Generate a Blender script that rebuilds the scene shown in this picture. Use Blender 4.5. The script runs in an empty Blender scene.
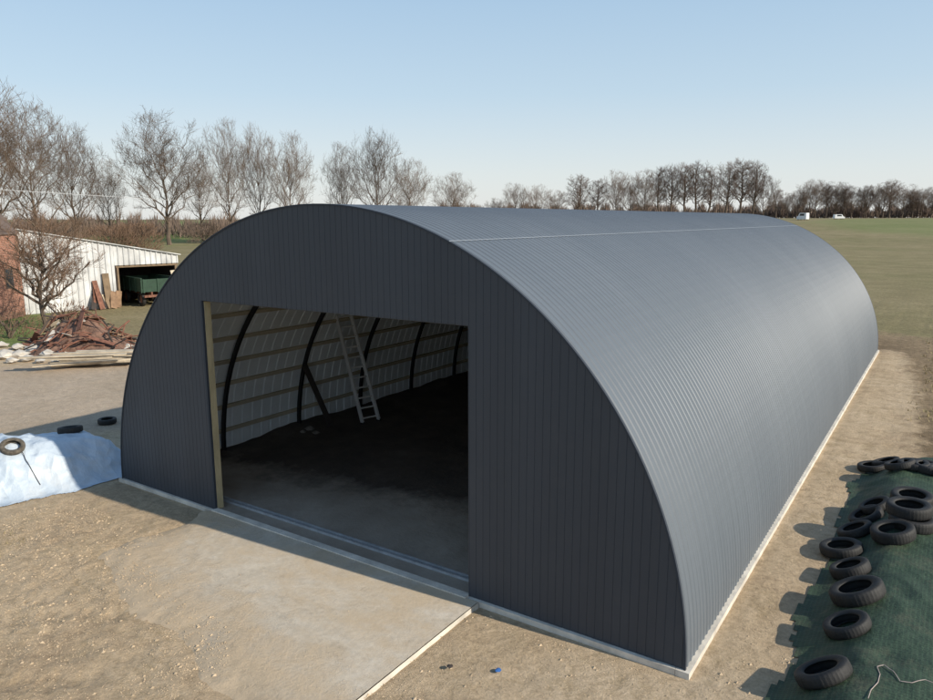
import bpy, math, random
import numpy as np
from mathutils import Vector, Matrix
random.seed(4); RS=np.random.RandomState(4)
sc=bpy.context.scene; COL=sc.collection
PI=math.pi
# ------------------------------------------------------------------ camera frame
f0,yaw,pit,rol=719.95,-0.5906,0.1793,-0.0024
CC=np.array([8.2145,-8.0722,5.4422])
F=np.array([math.sin(yaw)*math.cos(pit),math.cos(yaw)*math.cos(pit),-math.sin(pit)])
R0=np.array([math.cos(yaw),-math.sin(yaw),0.]); U0=np.cross(R0,F)
R=R0*math.cos(rol)+U0*math.sin(rol); U=-R0*math.sin(rol)+U0*math.cos(rol)
FH=np.array([math.sin(yaw),math.cos(yaw),0.])
def G(x,y,z=0.):
    d=F*f0+R*(x-466.5)-U*(y-350); t=(z-CC[2])/d[2]; return CC+d*t
def hzs(s):
    t=min(max((s-150)/(430-150),0),1); return 5.6*t*t*(3-2*t)+max(0,s-430)*.001
def PD(px,s,z=0.):                       # ground point in column px at forward distance s
    r=(px-466.5)/f0*(s*math.cos(pit)+(CC[2]-z)*math.sin(pit))
    p=CC+FH*s+R0*r; return (float(p[0]),float(p[1]),z+hzs(math.hypot(p[0]-8,p[1]+8)))
def ZY(py,s): return CC[2]+(219.5-py)/f0*s
cd=bpy.data.cameras.new('camera'); co=bpy.data.objects.new('camera',cd); COL.objects.link(co)
M=Matrix(((R[0],U[0],-F[0],CC[0]),(R[1],U[1],-F[1],CC[1]),(R[2],U[2],-F[2],CC[2]),(0,0,0,1)))
co.matrix_world=M; cd.sensor_width=36; cd.lens=f0/933*36; cd.clip_end=6000; cd.clip_start=.05
sc.camera=co
sc.view_settings.view_transform='Standard'; sc.view_settings.look='None'; sc.view_settings.exposure=0
# ------------------------------------------------------------------ light
EL=math.radians(29); PH=math.radians(5)
sd=Vector((math.cos(EL)*math.cos(PH),math.cos(EL)*math.sin(PH),math.sin(EL)))
sl=bpy.data.lights.new('sun','SUN'); sl.energy=5; sl.angle=math.radians(.5); sl.color=(1,.92,.79)
so=bpy.data.objects.new('sun',sl); COL.objects.link(so); so.rotation_euler=sd.to_track_quat('Z','Y').to_euler(); so.location=(60,10,40)
w=bpy.data.worlds.new('World'); sc.world=w; w.use_nodes=True; nt=w.node_tree
sky=nt.nodes.new('ShaderNodeTexSky'); sky.sky_type='NISHITA'; sky.sun_disc=False
sky.sun_elevation=EL; sky.sun_rotation=PI/2-PH; sky.air_density=1.0; sky.dust_density=1.2; sky.ozone_density=1.0
tc=nt.nodes.new('ShaderNodeTexCoord'); sx=nt.nodes.new('ShaderNodeSeparateXYZ'); nt.links.new(tc.outputs['Generated'],sx.inputs[0])
rp=nt.nodes.new('ShaderNodeValToRGB'); nt.links.new(sx.outputs[2],rp.inputs[0])
e=rp.color_ramp.elements
for _ in range(3): e.new(.5)
for i,(p,c) in enumerate(((0.,(.88,.89,.88)),(.06,(.79,.85,.87)),(.16,(.58,.74,.87)),(.32,(.40,.60,.82)),(1.,(.09,.20,.43)))):
    e[i].position=p; e[i].color=(*c,1)
vm=nt.nodes.new('ShaderNodeVectorMath'); vm.operation='SCALE'; vm.inputs['Scale'].default_value=7.3; nt.links.new(rp.outputs[0],vm.inputs[0])
mx=nt.nodes.new('ShaderNodeMix'); mx.data_type='RGBA'; mx.inputs[0].default_value=.82
nt.links.new(sky.outputs[0],mx.inputs[6]); nt.links.new(vm.outputs[0],mx.inputs[7])
nt.links.new(mx.outputs[2],nt.nodes['Background'].inputs[0]); nt.nodes['Background'].inputs[1].default_value=.135
# ------------------------------------------------------------------ materials
class NT:
    def __init__(s,name):
        s.m=bpy.data.materials.new(name); s.m.use_nodes=True; s.t=s.m.node_tree
        s.b=s.t.nodes['Principled BSDF']; s.co=None
    def n(s,ty,**k):
        n=s.t.nodes.new('ShaderNode'+ty)
        for a,v in k.items(): setattr(n,a,v)
        return n
    def l(s,a,b): s.t.links.new(a,b)
    def coord(s,scale=(1,1,1)):
        if s.co is None: s.co=s.n('TexCoord')
        mp=s.n('Mapping'); s.l(s.co.outputs['Object'],mp.inputs[0]); mp.inputs['Scale'].default_value=scale
        return mp.outputs[0]
    def noise(s,scale,detail=4,rough=.6,stretch=(1,1,1)):
        n=s.n('TexNoise'); s.l(s.coord(stretch),n.inputs['Vector']); n.inputs['Scale'].default_value=scale
        n.inputs['Detail'].default_value=detail; n.inputs['Roughness'].default_value=rough; return n.outputs[0]
    def ramp(s,fac,stops):
        r=s.n('ValToRGB'); s.l(fac,r.inputs[0]); e=r.color_ramp.elements
        while len(e)<len(stops): e.new(.5)
        for i,(p,c) in enumerate(stops):
            e[i].position=p; e[i].color=(c if len(c)==4 else (*c,1)) if hasattr(c,'__len__') else (c,c,c,1)
        return r.outputs[0]
    def mix(s,fac,a,b,mode='MIX'):
        m=s.n('Mix',data_type='RGBA',blend_type=mode)
        if isinstance(fac,(int,float)): m.inputs[0].default_value=fac
        else: s.l(fac,m.inputs[0])
        for i,v in ((6,a),(7,b)):
            if isinstance(v,tuple): m.inputs[i].default_value=(*v[:3],1)
            else: s.l(v,m.inputs[i])
        return m.outputs[2]
    def math(s,op,a,b=None):
        m=s.n('Math',operation=op)
        for i,v in enumerate((a,b)):
            if v is None: continue
            if isinstance(v,(int,float)): m.inputs[i].default_value=v
            else: s.l(v,m.inputs[i])
        return m.outputs[0]
    def zone(s):
        at=s.n('Attribute',attribute_name='zone'); sp=s.n('SeparateColor'); s.l(at.outputs['Color'],sp.inputs[0])
        return list(sp.outputs)+[at.outputs['Alpha']]
    def bump(s,h,st,dist=.02):
        b=s.n('Bump'); b.inputs['Strength'].default_value=st; b.inputs['Distance'].default_value=dist
        s.l(h,b.inputs['Height']); s.l(b.outputs[0],s.b.inputs['Normal'])
def mat(name,col,rough=.8,metal=0,var=.15,ns=3.,stretch=(1,1,1),bump=0,bs=20.,bd=.02,spec=.5):
    q=NT(name); c1=tuple(v*(1-var) for v in col); c2=tuple(min(1,v*(1+var)) for v in col)
    q.l(q.ramp(q.noise(ns,5,.65,stretch),[(.3,c1),(.7,c2)]),q.b.inputs['Base Color'])
    q.b.inputs['Roughness'].default_value=rough; q.b.inputs['Metallic'].default_value=metal
    q.b.inputs['Specular IOR Level'].default_value=spec
    if bump: q.bump(q.noise(bs,4,.6,stretch),bump,bd)
    return q.m
def facademat():
    q=NT('anthracite_steel')
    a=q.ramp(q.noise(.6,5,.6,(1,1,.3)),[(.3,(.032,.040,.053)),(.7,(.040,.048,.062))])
    b=q.ramp(q.noise(.95,1,.5,(1,.02,.02)),[(.4,.94),(.6,1.06)])
    c=q.mix(1.,a,b,'MULTIPLY')
    d=q.ramp(q.noise(2.,6,.7,(1,1,1)),[(.5,0.),(.85,.15)]); c=q.mix(d,c,(.09,.09,.09))
    q.l(c,q.b.inputs['Base Color']); q.b.inputs['Roughness'].default_value=.6; return q.m
ANTH=facademat()
def roofmat():
    q=NT('roof_steel')
    a=q.noise(.3,5,.6,(1,1.5,1)); b=q.noise(1.0,2,.5,(.02,6,.02))
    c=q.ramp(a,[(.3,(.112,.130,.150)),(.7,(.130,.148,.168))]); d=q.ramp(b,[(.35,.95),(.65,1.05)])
    q.l(q.mix(1.,c,d,'MULTIPLY'),q.b.inputs['Base Color']); q.b.inputs['Roughness'].default_value=.52
    return q.m
ROOF=roofmat()
TRIM=mat('trim_steel',(.04,.048,.062),.7,0,.06,spec=.3)
SEAM=mat('roof_seam_metal',(.25,.27,.29),.5,0,.1)
INNER=mat('white_lining',(.76,.79,.81),.5,0,.06,1.)
RIB=mat('black_steel',(.012,.012,.014),.5,0,.1)
TIMBER=mat('pale_timber',(.42,.35,.21),.8,0,.25,5,(1,1,.3),.2,30)
PURLIN=mat('purlin_timber',(.50,.43,.32),.8,0,.2,3,(1,.2,1))
CONC=mat('foundation_concrete',(.62,.57,.49),.9,0,.28,2.5,(1,1,1),.4,14)
ALU=mat('aluminium',(.75,.75,.74),.45,.3,.05)
GALV=mat('galvanised_rail',(.42,.44,.46),.5,.3,.2,6)
RUBBER=mat('tyre_rubber',(.017,.016,.015),.7,0,.5,7,(1,1,1),.2,40)
DUSTYR=mat('dusty_rubber',(.10,.085,.065),.9,0,.6,9,(1,1,1),.2,40)
RUST=mat('rust',(.19,.085,.055),.9,0,.45,6,(1,1,1),.4,20)
def floormat():
    q=NT('hangar_floor'); soil=q.zone()[0]
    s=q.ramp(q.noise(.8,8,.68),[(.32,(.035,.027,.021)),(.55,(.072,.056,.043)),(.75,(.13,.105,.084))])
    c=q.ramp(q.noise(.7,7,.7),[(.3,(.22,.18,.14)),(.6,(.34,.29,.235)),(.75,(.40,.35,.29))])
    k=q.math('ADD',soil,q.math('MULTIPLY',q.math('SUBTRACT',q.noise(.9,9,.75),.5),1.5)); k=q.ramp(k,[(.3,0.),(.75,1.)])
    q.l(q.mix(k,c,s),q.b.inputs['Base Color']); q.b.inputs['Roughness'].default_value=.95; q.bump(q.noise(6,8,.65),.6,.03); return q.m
def concmat():
    q=NT('apron_concrete'); n=q.noise(.5,8,.68); n2=q.noise(7,6,.75); n3=q.noise(.6,9,.75,(1,1.5,1)); fine=q.noise(4.5,9,.78)
    a=q.ramp(n,[(.3,(.50,.425,.33)),(.5,(.59,.515,.41)),(.72,(.67,.60,.50))])
    b=q.ramp(n2,[(.3,.78),(.65,1.05)]); c=q.mix(1.,a,b,'MULTIPLY')
    s=q.ramp(n3,[(.42,0.),(.60,.8)]); c=q.mix(s,c,(.54,.425,.29))
    stn=q.ramp(q.noise(1.7,9,.8),[(.54,0.),(.68,.6)]); c=q.mix(stn,c,(.34,.275,.20))
    k=q.math('ADD',q.zone()[0],q.math('MULTIPLY',q.math('SUBTRACT',q.noise(1.1,9,.78),.5),1.7)); k=q.ramp(k,[(.3,0.),(.8,1.)])
    sand=q.mix(1.,(.555,.43,.29),q.ramp(fine,[(.25,.68),(.5,.96),(.75,1.1)]),'MULTIPLY'); c=q.mix(k,c,sand)
    q.l(c,q.b.inputs['Base Color']); q.b.inputs['Roughness'].default_value=.95; q.b.inputs['Specular IOR Level'].default_value=.2
    h=q.math('ADD',q.math('MULTIPLY',q.noise(14,7,.7),.3),q.math('MULTIPLY',q.math('MULTIPLY',fine,k),1.)); q.bump(h,.6,.04); return q.m
APRON=concmat(); FLOORM=floormat()
def groundmat():
    q=NT('ground_earth'); dirt,gr,road,soil=q.zone()
    big=q.noise(.03,6,.7); mid=q.noise(.28,8,.72); fine=q.noise(4.5,9,.78); vf=q.noise(26,5,.75)
    g1=q.ramp(mid,[(.3,(.165,.125,.07)),(.47,(.23,.195,.098)),(.6,(.31,.255,.14)),(.72,(.42,.345,.21))])
    g2=q.ramp(big,[(.35,(.20,.19,.08)),(.52,(.29,.24,.125)),(.68,(.37,.295,.17))])
    g=q.mix(.5,g1,g2); g=q.mix(1.,g,q.ramp(fine,[(.3,.58),(.65,1.2)]),'MULTIPLY')
    g=q.mix(gr,g,(.15,.225,.06))
    so_=q.mix(1.,q.ramp(mid,[(.3,(.19,.135,.08)),(.7,(.38,.28,.17))]),q.ramp(fine,[(.3,.5),(.65,1.2)]),'MULTIPLY')
    k2=q.ramp(q.math('ADD',soil,q.math('MULTIPLY',q.math('SUBTRACT',q.noise(.7,8,.75),.5),1.6)),[(.35,0.),(.7,1.)]); g=q.mix(k2,g,so_)
    s=q.ramp(mid,[(.28,(.43,.31,.195)),(.5,(.57,.435,.285)),(.72,(.68,.54,.38))])
    s=q.mix(1.,s,q.ramp(fine,[(.25,.60),(.5,.96),(.75,1.12)]),'MULTIPLY')
    st=q.ramp(q.noise(1.1,9,.8),[(.5,0.),(.66,.65)]); s=q.mix(st,s,(.34,.25,.14))
    r=q.ramp(mid,[(.3,(.43,.335,.235)),(.7,(.57,.455,.34))]); r=q.mix(1.,r,q.ramp(fine,[(.25,.8),(.7,1.08)]),'MULTIPLY'); s=q.mix(road,s,r)
    k=q.math('ADD',dirt,q.math('MULTIPLY',q.math('SUBTRACT',q.noise(.9,9,.75),.5),1.5))
    k=q.ramp(k,[(.36,0.),(.64,1.)])
    c=q.mix(k,g,s); c=q.mix(1.,c,q.ramp(vf,[(.3,.78),(.7,1.1)]),'MULTIPLY')
    q.l(c,q.b.inputs['Base Color']); q.b.inputs['Roughness'].default_value=.97; q.b.inputs['Specular IOR Level'].default_value=.15
    h=q.math('ADD',q.math('MULTIPLY',fine,1.),q.math('MULTIPLY',vf,.35)); q.bump(h,.9,.06)
    return q.m
GROUND=groundmat()
def tarpmat(name,c1,c2,rough,weave=False,dusty=None,dk=.6,bs=.7,crumple=0):
    q=NT(name); c=q.ramp(q.noise(1.3,7,.7),[(.3,c1),(.7,c2)])
    h=q.math('MULTIPLY',q.noise(4,7,.65,(1,1,.3)),1.)
    if crumple:
        v=q.n('TexVoronoi',feature='F1'); q.l(q.coord((1,1.6,1)),v.inputs['Vector']); v.inputs['Scale'].default_value=crumple
        h=q.math('ADD',q.math('MULTIPLY',h,.6),v.outputs['Distance'])
    if weave:
        for d in ('X','Y'):
            w_=q.n('TexWave',wave_type='BANDS',bands_direction=d); q.l(q.coord(),w_.inputs[0]); w_.inputs['Scale'].default_value=6.; w_.inputs['Distortion'].default_value=1.2; w_.inputs['Detail Scale'].default_value=.4
            c=q.mix(1.,c,q.ramp(w_.outputs['Fac'],[(.05,1.3),(.2,1.),(.8,.94)]),'MULTIPLY')
    if dusty: c=q.mix(q.ramp(q.noise(1.5,8,.75),[(.5,0.),(.74,dk)]),c,dusty)
    q.l(c,q.b.inputs['Base Color']); q.b.inputs['Roughness'].default_value=rough
    q.bump(h,bs,.07); return q.m
GTARP=tarpmat('green_tarp',(.016,.036,.018),(.038,.068,.036),.7,True,(.16,.13,.08),.5,.7)
WTARP=tarpmat('pale_blue_film',(.40,.48,.56),(.62,.68,.73),.35,False,(.45,.40,.33),.4,.8,2.6)
BARK=mat('bark',(.125,.092,.068),.95,0,.3,2)
TWIG=mat('bare_twigs',(.135,.092,.062),.95,0,.25,.3)
TWIGF=mat('hazed_far_twigs',(.18,.13,.10),.95,0,.2,.1)  # distance haze put into the colour: paler twigs for far trees
TWIGR=mat('reddish_twigs',(.155,.105,.08),.95,0,.2,.1)
SHRUB=mat('shrub_twigs',(.16,.10,.065),.95,0,.3,.5)
WSHEET=mat('white_corrugated',(.55,.55,.54),.75,0,.4,.9,(1,1,.5))
DROOF=mat('brown_roofing',(.12,.088,.072),.85,0,.3,2)
TAN=mat('tan_timber',(.2,.14,.085),.85,0,.3,2)
DARKIN=mat('dark_cladding',(.05,.04,.035),.9,0,.3,2)
GREENP=mat('green_paint',(.022,.055,.032),.75,0,.35,3)
PLANKM=mat('weathered_planks',(.50,.42,.31),.85,0,.3,3)
BROWNB=mat('brown_boards',(.24,.15,.09),.9,0,.4,3)
STONEM=mat('pale_rubble',(.5,.46,.40),.9,0,.25,4,(1,1,1),.4,10)
CLODM=mat('soil_clods',(.52,.40,.265),.95,0,.3,.8)
STRAW=mat('dry_grass',(.36,.29,.15),.95,0,.35,.5)
WHITEP=mat('white_paint',(.8,.8,.8),.3,0,.03)
GLASS=mat('dark_glass',(.03,.035,.04),.1,0,.1)
BLUEP=mat('blue_plastic',(.05,.15,.4),.5,0,.1)
ROPEM=mat('pale_rope',(.42,.34,.3),.8,0,.2)
WIREM=mat('wire',(.45,.45,.45),.5,0,.05)
POLEM=mat('pole_wood',(.2,.16,.12),.9,0,.2)
def brickmat():
    q=NT('red_brick'); b=q.n('TexBrick'); cc=q.coord()
    sx_=q.n('SeparateXYZ'); q.l(cc,sx_.inputs[0]); cb=q.n('CombineXYZ'); q.l(q.math('ADD',sx_.outputs[0],sx_.outputs[1]),cb.inputs[0]); q.l(sx_.outputs[2],cb.inputs[1])
    q.l(cb.outputs[0],b.inputs['Vector']); b.inputs['Scale'].default_value=3.
    b.inputs['Color1'].default_value=(.36,.15,.09,1); b.inputs['Color2'].default_value=(.27,.11,.07,1); b.inputs['Mortar'].default_value=(.38,.31,.26,1)
    q.l(b.outputs[0],q.b.inputs['Base Color']); q.b.inputs['Roughness'].default_value=.9; return q.m
BRICK_M=brickmat()
# ------------------------------------------------------------------ mesh helpers
class MB:
    def __init__(s): s.v=[]; s.f=[]
    def add(s,vs,fs):
        o=len(s.v); s.v+= [tuple(map(float,p)) for p in vs]; s.f+=[tuple(i+o for i in q) for q in fs]; return s
    def box(s,x0,x1,y0,y1,z0,z1):
        return s.add([(x,y,z) for x in (x0,x1) for y in (y0,y1) for z in (z0,z1)],[(0,1,3,2),(4,6,7,5),(0,4,5,1),(2,3,7,6),(0,2,6,4),(1,5,7,3)])
    def bar(s,a,b,wd,th,up=(0,0,1)):
        a=Vector(a);b=Vector(b);d=(b-a).normalized();u=Vector(up); sx=d.cross(u)
        if sx.length<1e-3: sx=d.cross(Vector((1,0,0)))
        sx.normalize(); uu=sx.cross(d)
        vs=[p+sx*i*wd/2+uu*j*th/2 for p in (a,b) for i in (-1,1) for j in (-1,1)]
        return s.add(vs,[(0,1,3,2),(4,6,7,5),(0,4,5,1),(2,3,7,6),(0,2,6,4),(1,5,7,3)])
    def tube(s,pts,rad,n=6,cap=True):
        if not hasattr(rad,'__len__'): rad=[rad]*len(pts)
        pts=[Vector(p) for p in pts]; vs=[];fs=[]
        ref=None
        for i,p in enumerate(pts):
            d=(pts[min(i+1,len(pts)-1)]-pts[max(i-1,0)]).normalized()
            if ref is None: ref=d.orthogonal().normalized()
            ref=(ref-d*ref.dot(d)).normalized(); q=d.cross(ref)
            for k in range(n):
                a=2*PI*k/n; vs.append(p+(ref*math.cos(a)+q*math.sin(a))*rad[i])
        for i in range(len(pts)-1):
            for k in range(n): fs.append((i*n+k,i*n+(k+1)%n,(i+1)*n+(k+1)%n,(i+1)*n+k))
        if cap: fs.append(tuple(range(n-1,-1,-1))); fs.append(tuple((len(pts)-1)*n+k for k in range(n)))
        return s.add(vs,fs)
    def grid(s,X,Y,Z):
        ny,nx=X.shape; vs=np.stack([X.ravel(),Y.ravel(),Z.ravel()],1)
        return s.add(vs,[(j*nx+i,j*nx+i+1,(j+1)*nx+i+1,(j+1)*nx+i) for j in range(ny-1) for i in range(nx-1)])
    def build(s,name,m,parent=None,smooth=False,loc=None):
        me=bpy.data.meshes.new(name); me.from_pydata(s.v,[],s.f); me.update()
        if m: me.materials.append(m)
        if smooth: me.shade_smooth()
        o=bpy.data.objects.new(name,me); COL.objects.link(o)
        if parent: o.parent=parent
        if loc: o.location=loc
        return o
def tag(o,label=None,cat=None,group=None,kind=None):
    for k,v in (('label',label),('category',cat),('group',group),('kind',kind)):
        if v: o[k]=v
    return o
def thing(name,label,cat,loc=(0,0,0),rz=0,group=None):
    o=bpy.data.objects.new(name,None); COL.objects.link(o); o.location=loc; o.rotation_euler=(0,0,rz); o.empty_display_size=.2
    return tag(o,label,cat,group)
def dup(root,loc,rot,scale,label=None,group=None):
    r=root.copy(); COL.objects.link(r); r.location=loc; r.rotation_euler=rot; r.scale=scale
    if label: r['label']=label
    if group: r['group']=group
    for ch in root.children:
        c=ch.copy(); COL.objects.link(c); c.parent=r
    return r
_L=RS.rand(256,256)
def vn(x,y):
    xi=np.floor(x).astype(int);yi=np.floor(y).astype(int);fx=x-xi;fy=y-yi
    fx=fx*fx*(3-2*fx);fy=fy*fy*(3-2*fy);a=lambda i,j:_L[(xi+i)%256,(yi+j)%256]
    return (a(0,0)*(1-fx)+a(1,0)*fx)*(1-fy)+(a(0,1)*(1-fx)+a(1,1)*fx)*fy-.5
def fbm(x,y,o=4,g=.5):
    r=0;a=1.
    for k in range(o): r=r+a*vn(x*2**k+17.3*k,y*2**k+5.1*k); a*=g
    return r
def sdist(X,Y,poly):                     # + inside
    P=np.array(poly,float); n=len(P); d=np.full(X.shape,1e18); ins=np.zeros(X.shape,bool)
    for i in range(n):
        ax,ay=P[i];bx,by=P[(i+1)%n];ex,ey=bx-ax,by-ay
        t=np.clip(((X-ax)*ex+(Y-ay)*ey)/(ex*ex+ey*ey),0,1)
        d=np.minimum(d,(X-ax-t*ex)**2+(Y-ay-t*ey)**2)
        c=((ay>Y)!=(by>Y))
        with np.errstate(all='ignore'): xx=(bx-ax)*(Y-ay)/((by-ay) if by!=ay else 1e-9)+ax
        ins^=c&(X<xx)
    return np.where(ins,1,-1)*np.sqrt(d)
def sstep(a,b,x): t=np.clip((x-a)/(b-a),0,1); return t*t*(3-2*t)
def pxpoly(l): return [tuple(G(x,y)[:2]) for x,y in l]
# ------------------------------------------------------------------ ground
A_,H_,L_=6.,5.675,26.
OX0,OX1,OH=-2.915,2.843,4.02
def axis(a,b,st,lim):
    xs=list(np.arange(a,b+1e-6,st)); g=st
    while xs[-1]<lim: g*=1.11; xs.append(xs[-1]+g)
    g=st
    while xs[0]>-lim: g*=1.11; xs.insert(0,xs[0]-g)
    return np.array(xs)
def sinkf(X,Y):
    nz=fbm(X*.7,Y*.7,4)
    return np.maximum(sstep(-2.9,-4.5,Y+.6*nz-.22*(3-X)),sstep(-2.4,-3.6,X+.8*nz))
def hgt(X,Y):
    rough=.03*fbm(X*.8,Y*.8,3)+.024*fbm(X*3.2,Y*3.2,4,.65)
    wob=1.2*fbm(X*.3,Y*.3,2)
    def rut(ang,off,sep=.75,wd=.15):
        v=-X*math.sin(ang)+Y*math.cos(ang)+.5*wob-off; u=X*math.cos(ang)+Y*math.sin(ang)
        r=0
        for o in (-sep,sep):
            dd=np.abs(v-o); r=r-.016*np.exp(-(dd/wd)**2)*(1+.7*np.sin(u*42+dd*16))+.007*np.exp(-((dd-.26)/.1)**2)
        return r
    front=sstep(-1.0,-2.2,Y)*sstep(2.0,-1.5,X)
    h=rough+front*(rut(.35,-3.4)+rut(.75,-2.4)+rut(.1,-2.0)+rut(.55,-3.0,.7)+.024*fbm(X*6,Y*6,2,.7))
    dh=sdist(X,Y,[(-6.1,-.1),(6.1,-.1),(6.1,26.1),(-6.1,26.1)])
    h=h*sstep(.1,-.9,dh)-.03*sstep(-.3,.05,dh)
    da=sdist(X,Y,[(-3.7,.2),(3.05,.2),(3.05,-6),(-3.7,-6)])
    amp=sstep(.15,.8,sinkf(X,Y)); h=np.where(da>.0,h*(.2+.8*amp)-.04*(1-amp),h)
    dist=np.hypot(X-8,Y+8)
    far=sstep(35,90,dist); h=h*(1-far)
    return h-.01+5.6*sstep(150,430,dist)+np.maximum(0,dist-430)*.001
xs=axis(-15,13,.1,2500); ys=axis(-6.2,13,.1,2500)
xs=np.sort(np.concatenate([xs,np.arange(-4.95,3.,.1)])); ys=np.sort(np.concatenate([ys,np.arange(-5.95,-.5,.1)]))
X,Y=np.meshgrid(xs,ys); Z=hgt(X,Y)
g=MB(); g.grid(X,Y,Z); ground=g.build('ground',GROUND,smooth=True); ground['kind']='structure'
D=sdist(X,Y,[(-60,-40),(7.9,-40),(7.9,6),(8.1,10),(7.8,14),(7.5,20),(7.1,24),(6.8,26.6),(3,27.0),(-7,27),(-11,20),(-20,14),(-22,10.5),(-30,10.5),(-60,6)])
dirt=sstep(-1.2,1.0,D)
wst=sdist(X,Y,pxpoly([(-40,300),(52,303),(46,338),(30,346),(-40,350)])); dirt=dirt*(1-sstep(-.5,.5,wst))
grn=sstep(-.6,.6,wst)*.75
for pl,v,e in ((pxpoly([(800,231),(1200,228),(1200,241),(935,240),(860,237)]),.4,8),(pxpoly([(90,232),(215,232),(215,243),(120,247),(60,250)]),.7,3)):
    grn=np.maximum(grn,v*sstep(-e,e,sdist(X,Y,pl)))
RD=sdist(X,Y,pxpoly([(-60,368),(60,366),(140,360),(200,372),(125,428),(60,436),(-60,430)])); road=sstep(-.6,.6,RD)
soil=sstep(-3.5,1.5,sdist(X,Y,[(5,5),(13,5),(14,12),(12,22),(9,30),(4,31)]))
def zone(o,r,gg,b,a=None):
    at=o.data.color_attributes.new('zone','FLOAT_COLOR','POINT')
    at.data.foreach_set('color',np.stack([r.ravel(),gg.ravel(),b.ravel(),np.ones(r.size) if a is None else a.ravel()],1).ravel().astype(np.float32))
zone(ground,dirt,grn,road,soil)
q=MB(); xa=np.linspace(-3.7,3.05,140); ya=np.linspace(-5.6,-.09,115); XA,YA=np.meshgrid(xa,ya)
sink=sinkf(XA,YA)
ZA=.05+.012*fbm(XA*.6,YA*.6,3)-.22*sink**1.6
q.grid(XA,YA,ZA); o=q.build('concrete_apron',APRON,smooth=True); tag(o,kind='structure')
zs_=np.maximum(sstep(-1.5,-4.1,YA-.27*(3-XA)),sstep(-.9,-3.2,XA))
zone(o,np.clip(np.maximum(zs_*.9,sink*2.2),0,1.2),sink*0,sink*0)
q=MB().add([(3.05,-5.6,.03),(3.05,-.09,.04),(3.07,-.09,-.15),(3.07,-5.6,-.15)],[(0,3,2,1)]); tag(q.build('apron_edge',CONC),kind='structure')
XF,YF=np.meshgrid(np.linspace(-5.88,5.88,120),np.linspace(.02,25.85,220))
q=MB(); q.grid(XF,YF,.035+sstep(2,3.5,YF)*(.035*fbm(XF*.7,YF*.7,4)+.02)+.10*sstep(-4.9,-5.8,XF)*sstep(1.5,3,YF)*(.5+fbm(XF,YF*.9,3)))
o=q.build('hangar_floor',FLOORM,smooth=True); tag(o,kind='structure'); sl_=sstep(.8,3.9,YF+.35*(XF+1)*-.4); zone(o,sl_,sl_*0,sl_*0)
# ------------------------------------------------------------------ hangar
HG=thing('arched_hangar','long anthracite arched steel hangar with open square doorway','hangar')
def arcpt(t,off=0.):
    c,s=math.cos(t),math.sin(t); n=Vector((c/A_,0,s/H_)).normalized()
    return A_*c+n.x*off,H_*s+n.z*off
def shell(offs,steps,y0,y1,per,prof,t0=0,t1=PI,zb=.04):
    ysl=[];hs=[];y=y0
    while y<y1-1e-6:
        for a,h in prof:
            if y+a<=y1: ysl.append(y+a);hs.append(h)
        y+=per
    ysl.append(y1);hs.append(0)
    m=MB(); vs=[];n=steps+1
    for yy,h in zip(ysl,hs):
        for k in range(n):
            x,z=arcpt(t0+(t1-t0)*k/steps,offs+h); vs.append((x,yy,max(z,zb)))
    fs=[(j*n+k,j*n+k+1,(j+1)*n+k+1,(j+1)*n+k) for j in range(len(ysl)-1) for k in range(steps)]
    return m.add(vs,fs)
shell(0,84,-.03,L_+.03,.14,[(0,0),(.08,0),(.095,.011),(.125,.011)]).build('roof',ROOF,HG)
shell(-.10,48,.06,L_-.06,.3,[(0,0),(.2,0),(.22,.02),(.28,.02)]).build('inner_lining',INNER,HG)
m=MB(); ts=1.1355; x0,z0=arcpt(ts,.017);x2,z2=arcpt(ts-.003,.014)
m.add([(x2,-.03,z2),(x0,-.03,z0),(x0,L_,z0),(x2,L_,z2)],[(0,1,2,3)]); m.build('lap_seam',SEAM,HG)
for nm,ya_,yb_ in (('edge_flashing',-.034,.01),('edge_flashing',L_-.03,L_+.035)):
    m=MB(); vs=[];n=97
    for k in range(n):
        t=PI*k/96
        for yy,o in ((ya_,-.012),(ya_,.013),(yb_,.013),(yb_,-.0)):
            x,z=arcpt(t,o); vs.append((x,yy,max(z,.04)))
    m.add(vs,[(k*4+j,k*4+j+1,k*4+4+j+1,k*4+4+j) for k in range(n-1) for j in range(3)])
    m.build(nm,TRIM,HG)
def wall(y,sgn,opening,mtl,name):
    bp=[]; x=-5.99
    while x<5.99:
        for a,h in ((0,0),(.104,0),(.107,.004),(.112,.004)):
            if x+a<5.99: bp.append((x+a,h))
        x+=.115
    bp.append((5.99,0))
    if opening:
        for e in (OX0,OX1): bp.append((e,0)); 
    bp.sort()
    m=MB()
    for (xa,ha),(xb,hb) in zip(bp[:-1],bp[1:]):
        if xb-xa<1e-6: continue
        zt=[H_*math.sqrt(max(0,1-(q/6.)**2))-.006 for q in (xa,xb)]
        zt=[max(z,.06) for z in zt]
        zb=.05
        if opening and xa>=OX0-1e-6 and xb<=OX1+1e-6: zb=OH
        m.add([(xa,y+sgn*ha,zb),(xb,y+sgn*hb,zb),(xb,y+sgn*hb,zt[1]),(xa,y+sgn*ha,zt[0])],[(0,1,2,3)])
    m.build(name,mtl,HG)
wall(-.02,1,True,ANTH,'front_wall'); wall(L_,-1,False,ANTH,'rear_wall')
m=MB()
for i in range(120):
    xa=-5.85+11.7*i/120; xb=-5.85+11.7*(i+1)/120
    z=[5.56*math.sqrt(max(0,1-(q/5.9)**2)) for q in (xa,xb)]
    mid=(xa+xb)/2; zb=OH if OX0<mid<OX1 else .1
    m.add([(xa,.12,zb),(xb,.12,zb),(xb,.12,max(z[1],zb)),(xa,.12,max(z[0],zb))],[(3,2,1,0)])
m.build('front_wall_lining',INNER,HG)
m=MB()
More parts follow.
